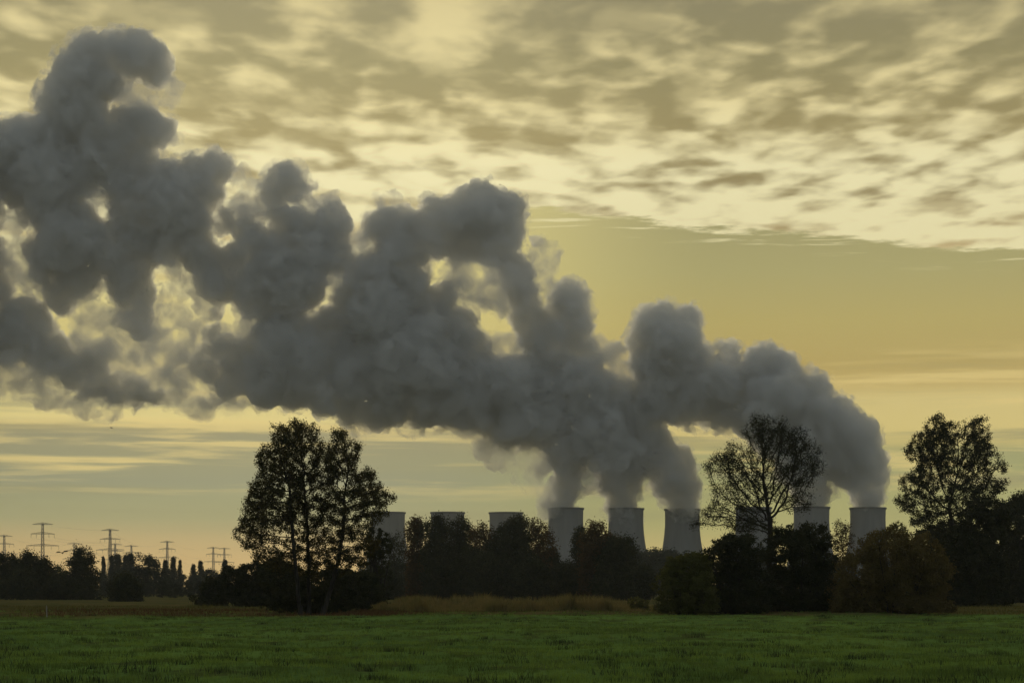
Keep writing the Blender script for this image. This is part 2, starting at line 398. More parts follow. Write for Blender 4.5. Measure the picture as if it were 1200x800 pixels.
veil_c = [(150,395,16),(120,385,14),(175,405,16),(225,395,14),(210,380,12),(180,450,16),(215,470,12),(235,455,14),(70,440,14),(30,455,12),(160,425,14),(120,400,18),(140,420,16),(170,430,20),(215,420,18),(225,445,18),(190,455,16),(105,370,14),(130,375,12),(240,360,12),(205,345,10),(100,230,14),(115,245,14),(10,260,14),(18,290,14),(40,440,16),(60,460,14),(200,440,22),(198,405,20),(190,370,14),(215,465,12),(320,405,24),(300,392,16),(595,340,20),(560,330,22),(535,320,16),(585,410,18),(395,330,18),
 (625,572,10),(612,552,11),(632,590,6),(602,533,14),(625,540,14),(648,588,14),(655,575,14),(682,562,14),(690,548,12),(702,430,18),(718,412,12),(676,370,16),(640,300,14),(628,325,14),
 (5,320,24),(8,285,18),(30,330,20),(120,240,18),(140,262,14),(285,205,10),(300,240,18),(285,250,16),(355,250,18),(345,205,12),(205,300,20),(225,300,14),(230,330,14),
 (130,420,22),(110,395,18),(95,475,12),(120,478,14),(240,470,16),(275,475,12),(55,455,20),(20,440,22),(75,470,10),(165,120,14),(150,112,12),(190,105,12),(205,165,8),
 (420,285,12),(412,310,14),(385,235,9),(455,240,12),(270,185,8),(280,180,6),(760,565,10),(752,572,8),(985,570,10),(975,575,8),(735,440,16),(722,455,14),(260,395,12),(290,395,14),
 (600,270,12),(655,345,12),(700,400,9),(420,500,10),(480,500,12),(540,505,12),(565,520,12),(585,535,12)]
steam_core = steam_mat('steam', 0.17, 0.026, 0.36, 0.60, 0.16, color=(0.982,0.984,0.978,1))
steam_thin = steam_mat('thin_steam', 0.07, 0.032, 0.44, 0.64, 0.0, color=(0.965,0.965,0.955,1), g=0.35, skin=0.0)
steam_wisp = steam_mat('wispy_steam', 0.10, 0.055, 0.50, 0.66, 0.0, color=(0.965,0.965,0.955,1), g=0.35, skin=0.0)
def plume(name, circles, Y0, seed, label, veil=None, voxel=2.0):
    P, R = billow(circles, Y0, seed)
    root = empty(name, (0, Y0, 0), label, 'steam plume', 'steam from the cooling towers')
    R = R*(np.interp(P[:, 0], [-700, -330, -60, 60], [1.14, 1.08, 0.98, 0.93]) if seed == 8 else 0.92)
    def grow(nm, P, R, mat, vx):
        me = blob_mesh(nm, P-np.array([0, Y0, 0]), R, vx)
        return link_mesh(nm, me, root, mat)
    grow('dense_steam', P, R, steam_core, voxel)
    k = len(R); sel = np.random.RandomState(seed+9).rand(k) < 0.5
    grow('wispy_edge', P[sel], R[sel]*1.18+4.0, steam_wisp, voxel)
    if veil:
        P, R = billow(veil, Y0-20, seed+1, 8, 2, 1.45)
        grow('steam_veil', P, R, steam_thin, voxel)
    return root
plume('steam_plume', right_c, 2700, 5, 'grey steam plume billowing up and left from the two easternmost towers on the right')
plume('steam_plume', main_c, 2715, 8, 'huge grey steam plume rising from three neighbouring towers and spreading to the left edge', veil_c)
# ------------------------------------------------------------------ trees and shrubs
bark = plain_mat('bark', (0.022,0.019,0.015,1), (0.045,0.039,0.03,1), 3.0, 0.95, 4.0, stretch=(1,1,0.2))
def leaf_mat(name, a, b, tr=0.25, sc=0.9):
    return plain_mat(name, a+(1,), b+(1,), sc, 0.8, 3.0, translucent=tr, spec=0.15)
L_alder = leaf_mat('alder_leaves', (0.045,0.050,0.018), (0.085,0.070,0.025), 0.35)
L_dark = leaf_mat('dark_leaves', (0.028,0.034,0.016), (0.050,0.052,0.022), 0.15)
L_olive = leaf_mat('olive_leaves', (0.078, 0.084, 0.024), (0.115, 0.116, 0.032), 0.2)
L_brown = leaf_mat('brown_leaves', (0.112, 0.086, 0.031), (0.150, 0.114, 0.038), 0.15)
L_copper = leaf_mat('copper_leaves', (0.050,0.043,0.022), (0.10,0.060,0.028), 0.4)
L_far = leaf_mat('far_leaves', (0.025,0.032,0.020), (0.045,0.048,0.026), 0.1, 0.15)

def colonize(attract, nodes0, parents0, step, kill, infl, rs, iters=110, grav=0.0):
    A = attract.copy(); P = [np.array(p, float) for p in nodes0]; par = list(parents0)
    pos = np.array(P)
    d = np.linalg.norm(A[:, None]-pos[None], axis=2); near = d.argmin(1); nd = d[np.arange(len(A)), near]
    count = np.zeros(4096, int)
    for it in range(iters):
        act = nd < infl
        if it < 25: act = nd < infl*3
        if not act.any() or len(A) == 0 or len(pos) > 4000: break
        v = A[act]-pos[near[act]]; v /= np.linalg.norm(v, axis=1)[:, None]+1e-9
        s = np.zeros_like(pos); np.add.at(s, near[act], v)
        who = np.unique(near[act])
        if len(count) < len(pos): count = np.concatenate([count, np.zeros(len(pos), int)])
        who = who[count[who] < 7]
        if len(who) == 0: break
        count[who] += 1
        dirn = s[who]; dirn /= np.linalg.norm(dirn, axis=1)[:, None]+1e-9
        dirn += rs.normal(size=dirn.shape)*0.22; dirn[:, 2] += grav
        dirn /= np.linalg.norm(dirn, axis=1)[:, None]
        new = pos[who]+dirn*step
        base = len(pos); pos = np.concatenate([pos, new]); par += list(who)
        count = np.concatenate([count, np.zeros(max(0, len(pos)-len(count)), int)])
        d = np.linalg.norm(A[:, None]-new[None], axis=2); j = d.argmin(1); dj = d[np.arange(len(A)), j]
        m = dj < nd; near[m] = base+j[m]; nd[m] = dj[m]
        keep = nd > kill; A = A[keep]; near = near[keep]; nd = nd[keep]
    return pos, np.array(par)

def leaves_mesh(name, C, size, rs, flat=0.0):
    """one small four-cornered leaf (or leaf spray) at each point of C"""
    n = len(C); u = rnd_dirs(rs, n); v = rnd_dirs(rs, n); v -= u*(u*v).sum(1)[:, None]; v /= np.linalg.norm(v, axis=1)[:, None]+1e-9
    s = size*rs.uniform(0.6, 1.35, n)[:, None]
    V = np.stack([C-u*s*0.5, C+v*s*0.32, C+u*s*0.55, C-v*s*0.32], axis=1).reshape(-1, 3)
    return np_mesh(name, V, np.arange(4*n).reshape(n, 4), 4)

def sample_ell(ells, n, rs, shell=0.5):
    """points in a union of ellipsoids (x, y, z, rx, ry, rz), thicker towards the skins"""
    vol = np.array([e[3]*e[4]*e[5] for e in ells])**0.8; idx = rs.choice(len(ells), n, p=vol/vol.sum())
    d = rnd_dirs(rs, n)*(rs.uniform(0, 1, n)**(1/3.0*(1-shell)+1e-3))[:, None]
    E = np.array(ells)[idx]; return E[:, :3]+d*E[:, 3:6]

def make_tree(name, label, cat, crown_px, trunk_px, Y, seed, n_attr=1100, leaf_n=16000, leaf=0.13, spread=0.35, mat=None,
              group=None, step=0.35, twig=0.012, depthf=1.0, base_py=None, trunk_scale=1.0, infl=4.5, kill=0.6, exp=2.35, thin=0.035):
    rs = np.random.RandomState(seed); m = Y/F
    bx = trunk_px[0][0]; base = at(bx, 0, Y); base.z = 0.0
    zc = lambda py: CZ+(HY-py)*m
    ells = []
    cx = np.mean([c[0] for c in crown_px])
    half = max(abs(c[0]-cx) for c in crown_px)*m
    for c in crown_px:
        X = (c[0]-bx)*m; Z = zc(c[1]); r = c[2]*m
        room = math.sqrt(max(0.05, 1-((c[0]-cx)*m/(half+r))**2))*half*0.85*depthf     # the crown is as deep as it is wide
        for k in range(3 if room > r*0.7 else 1):
            dY = 0.0 if k == 0 else rs.uniform(-room, room)
            ells.append((X, dY, Z, r, r*1.15, r))
    A = sample_ell(ells, n_attr, rs, 0.35)
    tp = [np.array([(p[0]-bx)*m, p[2] if len(p) > 2 else 0.0, zc(p[1])]) for p in trunk_px]; tp[0][2] = -0.1
    nodes = [tp[0]]; par = [-1]
    for a_, b_ in zip(tp[:-1], tp[1:]):
        L_ = np.linalg.norm(b_-a_); k = max(1, int(L_/step))
        for i in range(1, k+1):
            nodes.append(a_+(b_-a_)*i/k+rs.normal(size=3)*0.02*step*4); par.append(len(nodes)-2)
    pos, par = colonize(A, nodes, par, step, kill, infl, rs, grav=0.16)
    n = len(pos); acc = np.zeros(n); kids = np.zeros(n, int)
    for i in range(n-1, 0, -1):
        if kids[i] == 0: acc[i] = twig**exp
        acc[par[i]] += acc[i]; kids[par[i]] += 1
    rad = acc**(1/exp)*trunk_scale
    rad = np.maximum(rad, twig)
    i = np.arange(1, n); segs = [(pos[par[k]], pos[k], min(rad[par[k]], rad[k]*1.25), rad[k]) for k in i]
    # root flare
    segs.append((tp[0]-np.array([0, 0, 0.2]), tp[0]+np.array([0, 0, 0.8]), rad[0]*1.7, rad[0]*1.02))
    # twigs out of the thin ends
    tips = np.where(rad < thin)[0]; tips = tips[tips > len(nodes)]
    if len(tips) == 0: tips = np.arange(len(nodes)//2, n)
    tw = rs.choice(tips, min(len(tips)*3, 9000)); dd = rnd_dirs(rs, len(tw)); dd[:, 2] += 0.25
    for k, q in zip(tw, dd): segs.append((pos[k], pos[k]+q*step*rs.uniform(0.6, 1.6), twig*0.8, twig*0.35))
    V, Q = tubes(segs, 5)
    root = empty(name, base, label, cat, group)
    link_mesh('trunk', np_mesh('trunk', V, Q, 4, True), root, bark)
    # leaves sit in small sprays round the twig ends
    kk = rs.choice(tips, leaf_n); w_ = rs.rand(n)**1.2; kk = kk[rs.rand(leaf_n) < 0.35+0.65*w_[kk]]
    C = pos[kk]+rs.normal(size=(len(kk), 3))*spread*step*1.2
    link_mesh('crown', leaves_mesh('crown', C, leaf, rs), root, mat or L_alder)
    return root

# --- the three tall stems on the left, at the field's edge
g3 = 'three tall trees standing close together'
make_tree('alder_tree', 'tall broad-crowned tree, left one of the close trio, leaning slightly left', 'tree',
  [(322,540,20),(309,543,13),(337,520,18),(328,508,12),(300,573,14),(316,573,20),(294,608,16),(283,622,9),(310,608,22),(327,590,20),(333,558,20),(318,636,16),(300,636,12),(338,640,14),(306,650,11),(290,635,10),(325,655,12),(320,552,16),(338,600,16),(345,575,14),(300,590,14),(320,657,13),(335,662,12)],
  [(352,719),(348,680),(344,640),(341,600),(339,570)], 163, 11, 2200, 56000, infl=7, trunk_scale=1.35, kill=0.5, group=g3)
make_tree('alder_tree', 'tallest straight tree in the middle of the close trio', 'tree',
  [(349,509,17),(366,509,13),(344,530,18),(363,535,18),(355,560,20),(371,566,16),(350,590,18),(370,600,18),(359,625,16),(374,636,12),(352,498,9),(349,650,11),(378,590,14),(376,620,14),(380,545,12),(340,610,14),(368,655,13),(384,560,10),(350,665,12),(366,668,11),(383,530,13)],
  [(362,719),(362,660),(359,600),(355,560)], 166, 12, 2000, 50000, infl=7, trunk_scale=1.4, kill=0.5, group=g3)
make_tree('alder_tree', 'tall tree on the right of the close trio, trunk leaning right, long branch out', 'tree',
  [(398,518,15),(410,528,14),(400,545,19),(424,563,17),(437,578,14),(450,585,11),(416,590,20),(394,582,15),(427,610,15),(443,603,12),(401,620,15),(421,635,12),(407,650,10),(390,560,12),(434,556,9),(398,507,9),(436,636,10),(388,600,14),(386,535,10),(412,655,12),(430,590,14),(392,640,14),(455,580,8),(405,661,13),(388,655,12),(425,652,12)],
  [(379,719),(388,688),(397,655),(403,615),(404,580)], 164, 13, 2100, 53000, infl=7, trunk_scale=1.4, kill=0.5, group=g3)
# --- tall bare-branched tree
make_tree('bare_tree', 'tall bare-branched tree rising from the dark thicket before the cooling towers', 'tree',
  [(885,504,16),(905,510,18),(926,520,18),(945,530,15),(956,548,11),(936,555,18),(910,545,24),(885,540,20),(860,533,15),(841,544,14),(830,552,8),(866,563,18),(890,575,22),(920,580,20),(941,590,12),(850,590,16),(831,605,14),(816,613,7),(870,610,18),(895,610,16),(840,573,10),(918,503,9)],
  [(902,716),(902,660),(903,625),(902,606)], 182, 21, 3200, 50000, leaf=0.12, infl=8, kill=0.5, trunk_scale=1.25, twig=0.014, mat=L_dark, spread=0.5)
# --- leafy tree at the right
make_tree('alder_tree', 'tall twin-topped leafy tree right of the last cooling tower', 'tree',
  [(1096,501,15),(1112,510,14),(1081,519,13),(1067,529,10),(1098,530,19),(1138,502,13),(1151,515,12),(1135,530,16),(1160,535,13),(1173,547,7),(1150,555,17),(1120,555,22),(1090,555,21),(1070,565,15),(1067,590,12),(1090,590,20),(1120,590,22),(1150,585,18),(1165,570,12),(1100,615,18),(1073,610,10)],
  [(1122,710),(1119,660),(1116,615),(1112,592)], 262, 22, 2600, 90000, mat=L_dark, leaf=0.19, step=0.48, infl=8, kill=0.5, trunk_scale=1.4)

def make_shrub(name, label, cat, px, Y, seed, leaf_n, leaf, mat, group=None, stems=26, depthf=0.9, holes=0.0, low=True):
    """many-stemmed shrub: stems fan out of the ground, leaves fill an uneven volume with gaps"""
    rs = np.random.RandomState(seed); m = Y/F
    bx = np.mean([c[0] for c in px]); base = at(bx, 0, Y); base.z = 0
    half = max(abs(c[0]-bx)+c[2] for c in px)*m
    ells = []
    for c in px:
        X = (c[0]-bx)*m; Z = CZ+(HY-c[1])*m; r = c[2]*m
        room = half*0.55*depthf
        for k in range(3): ells.append((X+rs.normal()*r*0.12, rs.uniform(-room, room) if k else 0.0, Z+rs.normal()*r*0.08, r*0.93, r*1.1, r*0.93))
        if low:
            ells.append((X, 0, max(Z*0.4, r*0.5), r*1.0, r*1.0, max(Z*0.45, r*0.5))); ells.append((X, -room*0.5, r*0.25, r*1.05, r*0.9, r*0.4)); ells.append((X, room*0.3, r*0.25, r*1.05, r*0.9, r*0.4))
    # clumps: leaves gather round clump centres, so light and dark lumps and a ragged outline appear
    leaf_n = int(leaf_n*2.2); leaf *= 0.8; nc = max(160, leaf_n//70)
    Cc = sample_ell(ells, nc, rs, 0.75); Cc = Cc[Cc[:, 2] > 0.15]
    rc = np.array([e[3] for e in ells]).mean()*rs.uniform(0.05, 0.17, len(Cc))
    k = rs.choice(len(Cc), leaf_n, p=(rc**2)/(rc**2).sum())
    C = Cc[k]+rs.normal(size=(leaf_n, 3))*(rc[k]*0.85)[:, None]*np.array([1, 1, 0.8]); C = C[C[:, 2] > 0.03]
    segs = []
    for _ in range(stems):
        tgt = Cc[rs.randint(len(Cc))]; p = np.array([tgt[0]*0.35+rs.normal()*0.2, tgt[1]*0.35, -0.05]); prev = p; r0 = 0.03+0.012*tgt[2]
        for i in range(1, 6):
            q = p+(tgt-p)*i/5+np.array([0, 0, 0.25*math.sin(math.pi*i/5)*tgt[2]*0.3])+rs.normal(size=3)*0.06; segs.append((prev, q, r0*(1-(i-1)/6), r0*(1-i/6))); prev = q
        for _j in range(6):
            dd = rnd_dirs(rs, 1)[0]; dd[2] = abs(dd[2])+0.5; segs.append((prev, prev+dd*rc.mean()*4.0, 0.014, 0.005))
    V, Q = tubes(segs, 5)
    root = empty(name, base, label, cat, group)
    link_mesh('trunk', np_mesh('trunk', V, Q, 4), root, bark)
    link_mesh('crown', leaves_mesh('crown', C, leaf, rs), root, mat)
    return root
make_shrub('shrub', 'rounded olive-green shrub at the left end of the large dark thicket', 'shrub',
  [(785,683,18),(800,672,24),(790,664,12),(815,690,26),(812,665,18)], 166, 31, 22000, 0.20, L_olive)
make_shrub('shrub', 'wide dark shrub at the foot of the bare-branched tree, left side', 'shrub',
  [(840,662,24),(858,655,26),(862,690,28),(875,645,20),(850,640,12),(880,690,26)], 170, 32, 30000, 0.20, L_dark)
make_shrub('shrub', 'tallest dark shrub of the thicket, right of the bare tree trunk', 'shrub',
  [(930,650,34),(952,648,30),(938,626,17),(962,632,16),(912,690,26),(915,640,20),(950,690,28),(968,665,14)], 174, 33, 34000, 0.20, L_dark)
make_shrub('shrub', 'broad olive-brown shrub below the last cooling tower', 'shrub',
  [(1010,672,30),(1040,655,34),(1075,655,32),(1095,670,22),(1000,695,24),(1060,690,30),(1095,695,18),(1025,640,16)], 169, 34, 42000, 0.19, L_brown)
make_shrub('shrub', 'low dark brush around the feet of the three tall trees', 'shrub',
  [(335,700,15),(355,692,14),(380,696,15),(405,700,14),(372,705,14)], 168, 35, 12000, 0.17, L_dark)
make_shrub('shrub', 'chest-high dark thicket behind the trunks of the three tall trees', 'shrub',
  [(328,684,19),(348,682,18),(372,684,18),(396,682,18),(415,686,18)], 182, 40, 26000, 0.2, L_dark)
make_shrub('shrub', 'dark rounded bush just right of the three tall trees', 'shrub',
  [(425,690,20),(438,697,14),(410,684,16)], 205, 36, 12000, 0.22, L_dark)
make_shrub('shrub', 'long dark bush left of the three tall trees', 'shrub',
  [(250,690,16),(272,684,20),(298,680,24),(325,676,22),(238,700,11),(312,690,20)], 240, 37, 30000, 0.26, L_dark)
make_shrub('shrub', 'dark hanging clump of foliage beside the leftmost cooling tower', 'shrub',
  [(441,632,15),(448,640,12),(436,650,12),(440,672,12)], 215, 38, 9000, 0.20, L_dark)
make_shrub('shrub', 'small pale yellow-green bush at the right end of the reed bed', 'shrub',
  [(745,706,7),(755,708,6)], 185, 39, 2500, 0.12, leaf_mat('pale_leaves', (0.12,0.13,0.04), (0.2,0.19,0.06), 0.3))
g_r = 'dark trees closing the right edge'
make_shrub('dense_tree', 'dense dark tree right of the brown shrub, leaning against the twin-topped tree', 'tree',
  [(1130,640,26),(1150,620,28),(1165,602,20),(1142,665,28),(1160,680,24),(1125,680,20),(1112,655,20),(1118,690,14)], 246, 41, 36000, 0.38, L_dark, g_r)
make_shrub('dense_tree', 'dense dark tree cut by the right edge of the photo', 'tree',
  [(1192,612,30),(1215,620,40),(1180,650,30),(1205,600,26),(1210,680,26),(1182,685,20)], 325, 42, 36000, 0.38, L_dark, g_r)
make_shrub('dense_tree', 'dense low tree behind the brown shrub, below the twin-topped tree', 'tree',
  [(1090,640,22),(1110,630,22),(1075,655,18),(1105,670,22)], 300, 43, 20000, 0.34, L_dark)
make_tree('young_tree', 'slim sparse coppery tree between the last two cooling towers', 'tree',
  [(984,622,8),(992,620,7),(979,632,8),(988,638,11),(997,634,7),(985,655,11),(995,655,8),(983,612,4)], [(988,703),(987,660),(986,630)], 300, 44, 420, 4200, leaf=0.22, mat=L_copper, spread=0.7)
make_shrub('young_tree', 'wispy yellowish treetop showing between the last tower and the twin-topped tree', 'tree',
  [(1042,622,9),(1052,618,8),(1060,626,9),(1035,632,8)], 280, 45, 2600, 0.2, L_olive, low=False)
# --- mid-distance grove
gm = 'grove in the middle distance before the cooling towers'
def mid(px, top, wdt, lab, seed, Y=430, mat=L_dark, dens=1.0, basepy=701, cat='tree', name='grove_tree', group=gm):
    rs = np.random.RandomState(seed); r = wdt/2.0; cs = []
    y_ = top+r*0.55; k = 0
    while y_ < basepy-r*0.25:
        cs.append((px+rs.uniform(-0.25, 0.25)*r, y_, r*(0.6 if k == 0 else 0.9)))
        for sg in (-1, 1): cs.append((px+sg*r*rs.uniform(0.4, 0.95)*(0.75 if k == 0 else 1.0), y_+r*rs.uniform(0.1, 0.55), r*rs.uniform(0.4, 0.62)))
        y_ += r*0.75; k += 1
    tr = [(px, basepy), (px+rs.uniform(-2, 2), (basepy+top)/2), (px+rs.uniform(-2, 2), top+r)]
    return make_tree(name, lab, cat, cs, tr, Y, seed, 950, int(26000*dens), leaf=0.36, spread=0.75, mat=mat, group=group, step=0.6, infl=6, kill=1.0, twig=0.022, thin=0.07, exp=2.2)
mid(462, 624, 38, 'thin hazy tree in front of the leftmost cooling tower base', 51, 520, L_dark, 0.5)
mid(487, 606, 17, 'narrow tree at the left end of the grove, beside the leftmost tower', 52, 430, L_copper, 0.7)
mid(511, 602, 34, 'tree before the left half of the second cooling tower', 53, 425, L_dark, 1.0)
mid(540, 605, 38, 'tree before the right edge of the second cooling tower', 54, 435, L_dark, 1.1)
mid(566, 612, 28, 'sparse coppery tree in the gap left of the third cooling tower', 55, 420, L_copper, 0.5)
mid(600, 603, 52, 'large round-topped tree covering the third cooling tower', 56, 415, L_dark, 1.7)
mid(630, 608, 32, 'see-through coppery tree between third and fourth cooling towers', 57, 420, L_copper, 0.7)
mid(645, 642, 22, 'low dark tree under the left edge of the fourth cooling tower', 58, 425, L_dark, 0.8)
mid(678, 616, 18, 'slim tree covering the right edge of the fourth cooling tower', 59, 430, L_dark, 0.5)
mid(700, 612, 40, 'dark bushy tree between fourth and fifth cooling towers, coppery at the top', 60, 400, L_copper, 1.3)
mid(719, 628, 44, 'broad dark tree under the fifth cooling tower', 61, 395, L_dark, 1.5)
mid(575, 650, 50, 'low dark tree filling the grove below the third tower', 62, 405, L_dark, 1.4)
mid(525, 655, 50, 'low dark tree filling the grove below the second tower', 63, 440, L_dark, 1.4)
mid(625, 655, 40, 'low dark tree at the foot of the coppery tree in the grove', 64, 400, L_dark, 1.3)
mid(486, 660, 30, 'low hazy tree at the foot of the narrow tree, left end of the grove', 65, 500, L_dark, 1.0)
mid(447, 664, 46, 'low tree in front of the leftmost cooling tower, level with the bush tops', 66, 440, L_dark, 1.3)
mid(555, 640, 34, 'middling dark tree in the grove between second and third cooling towers', 67, 415, L_dark, 1.0)
mid(500, 640, 34, 'middling dark tree in the grove left of the second cooling tower', 68, 445, L_dark, 1.0)
mid(665, 662, 36, 'low dark tree in front of the fourth cooling tower foot', 69, 410, L_dark, 1.2)
mid(748, 664, 36, 'low dark tree left of the olive shrub, below the fifth tower', 70, 420, L_dark, 1.2)
gl = 'trees on the left meadow edge below the pylons'
mid(8, 648, 36, 'round dark tree at the left edge of the photo', 71, 450, L_dark, 1.4, group=gl, name='meadow_tree')
mid(36, 645, 22, 'leafy dark tree directly left of the tallest pylon', 72, 440, L_dark, 0.7, group=gl, name='meadow_tree')
mid(50, 653, 20, 'dark tree hiding the foot of the tallest pylon', 73, 445, L_dark, 0.7, group=gl, name='meadow_tree')
mid(68, 662, 22, 'thin pale tree in the dip right of the tallest pylon', 74, 520, L_olive, 0.4, group=gl, name='meadow_tree')
mid(95, 643, 36, 'spreading leafy tree, highest on the left meadow edge', 75, 430, L_dark, 1.2, group=gl, name='meadow_tree')
mid(146, 674, 34, 'low dark bushy tree standing forward before the poplars', 76, 360, L_dark, 1.2, 705, group=gl, name='meadow_tree')
mid(20, 670, 40, 'low dark tree before the round tree at the left edge', 77, 420, L_dark, 1.2, group=gl, name='meadow_tree')
mid(75, 675, 40, 'low dark tree filling the dip beside the spreading leafy tree', 78, 425, L_dark, 1.2, group=gl, name='meadow_tree')
# --- far rows, fading into the haze
def proto(name, lab, cat, h, wdt, seed, poplar, leaves, mat, leaf):
    rs = np.random.RandomState(seed); segs = [((0,0,-0.3),(0.1,0,h*0.5),h*0.018,h*0.012),((0.1,0,h*0.5),(0,0,h*0.92),h*0.012,0.03)]
    cl = []
    for i in range(130 if poplar else 44):
        f = rs.uniform(0.12, 0.98); wl = wdt/2*(0.75+0.5*rs.rand())*(math.sin(math.pi*min(1, f**0.75))**0.5 if not poplar else (1-f)**0.7*min(1, f*5))
        a = rs.uniform(0, 2*math.pi); rr = wl*rs.uniform(0.2, 0.95)
        e = np.array([math.cos(a)*rr, math.sin(a)*rr, f*h]); s0 = np.array([0, 0, max(0.5, f*h-rr*(2.5 if poplar else 0.9))])
        segs.append((tuple(s0), tuple(e), 0.09, 0.03)); cl.append((e, wdt*rs.uniform(*((0.07, 0.15) if poplar else (0.08, 0.15)))))
    k = rs.randint(len(cl), size=leaves); E = np.array([c[0] for c in cl]); R_ = np.array([c[1] for c in cl])
    C = E[k]+rnd_dirs(rs, leaves)*(R_[k]*rs.uniform(0, 1, leaves)**0.5)[:, None]*np.array([1, 1, 1.8 if poplar else 1.0])
    C = C[C[:, 2] > 0.1]
    root = empty(name, (0, 0, 0), lab, cat)
    V, Q = tubes(segs, 5); link_mesh('trunk', np_mesh('trunk', V, Q, 4), root, bark)
    link_mesh('crown', leaves_mesh('crown', C, leaf, rs), root, mat)
    return root
protos = [proto('poplar_tree', None, 'tree', 18, 6.0, 81, True, 6000, L_far, 0.5), proto('poplar_tree', None, 'tree', 18, 7.6, 82, True, 6500, L_far, 0.5),
          proto('far_tree', None, 'tree', 14, 12, 83, False, 5000, L_far, 0.5), proto('far_tree', None, 'tree', 14, 15, 84, False, 5600, L_far, 0.5)]
used = [False]*4
FAR = [(121,652,0,900,'single slim poplar left of the poplar clump under the pylons'),(131,651,1,880,'left poplar of the clump under the second tallest pylon'),(138,650,1,905,'second poplar of the clump under the second tallest pylon'),
 (147,651,1,870,'third poplar of the clump, beside the widest one'),(153,649,1,860,'widest poplar at the right end of the clump'),(171,648,3,640,'open leafy tree between the two poplar clumps'),
 (180,655,2,700,'small leafy tree right of the open leafy tree'),(194,656,0,900,'left poplar of the middle clump'),(203,653,1,890,'tallest poplar of the middle clump'),(211,656,0,910,'right poplar of the middle clump'),
 (227,661,0,930,'short poplar right of the middle clump'),(235,657,0,900,'lone slender poplar nearest the paired pylons'),(264,656,0,880,'slim poplar tip just left of the three tall trees'),(246,667,2,900,'low far tree beneath the paired pylons')]
def place_far(px, top, k, Y, lab, grp):
    base = at(px, HY, Y); base.z = 0
    h = (HY-top)*Y/F+CZ; s = h/(18.0 if k < 2 else 14.0)
    rz = (px*1.7) % 6.28
    if not used[k]:
        used[k] = True; r = protos[k]; r.location = base; r.rotation_euler.z = rz; r['label'] = lab; r['group'] = grp; r.scale = (s, s, s)
    else: q_ = s*(0.8+0.8*((px*0.731) % 1.0)); copy_thing(protos[k], base, rz, (q_, q_, s), lab, grp)
for a_ in FAR: place_far(*a_, 'far trees and poplars below the pylons')
rr = random.Random(3)
def row(x0, x1, stepx, tops, Y, jy, lab, grp, kinds=(2,3)):
    xx = x0
    while xx < x1:
        place_far(xx+rr.uniform(-3, 3), rr.uniform(*tops), rr.choice(kinds), Y+rr.uniform(-jy, jy), lab, grp); xx += stepx*rr.uniform(0.8, 1.2)
row(-60, 300, 14, (668, 677), 820, 60, 'hazy tree in the low far row under the pylons', 'low far row of trees on the left')
row(-60, 300, 16, (680, 685), 560, 40, 'low tree in the nearer dark row under the pylons', 'nearer dark row of trees on the left')
row(430, 780, 11, (655, 672), 760, 60, 'hazy tree in the far row behind the grove', 'far row of trees behind the grove')
row(735, 800, 6, (640, 656), 880, 60, 'hazy tree in the gap below the fifth and sixth cooling towers', 'tall hazy trees in the gap below the towers')
row(800, 1260, 18, (650, 668), 800, 70, 'far tree behind the thicket on the right', 'far row of trees behind the thicket')
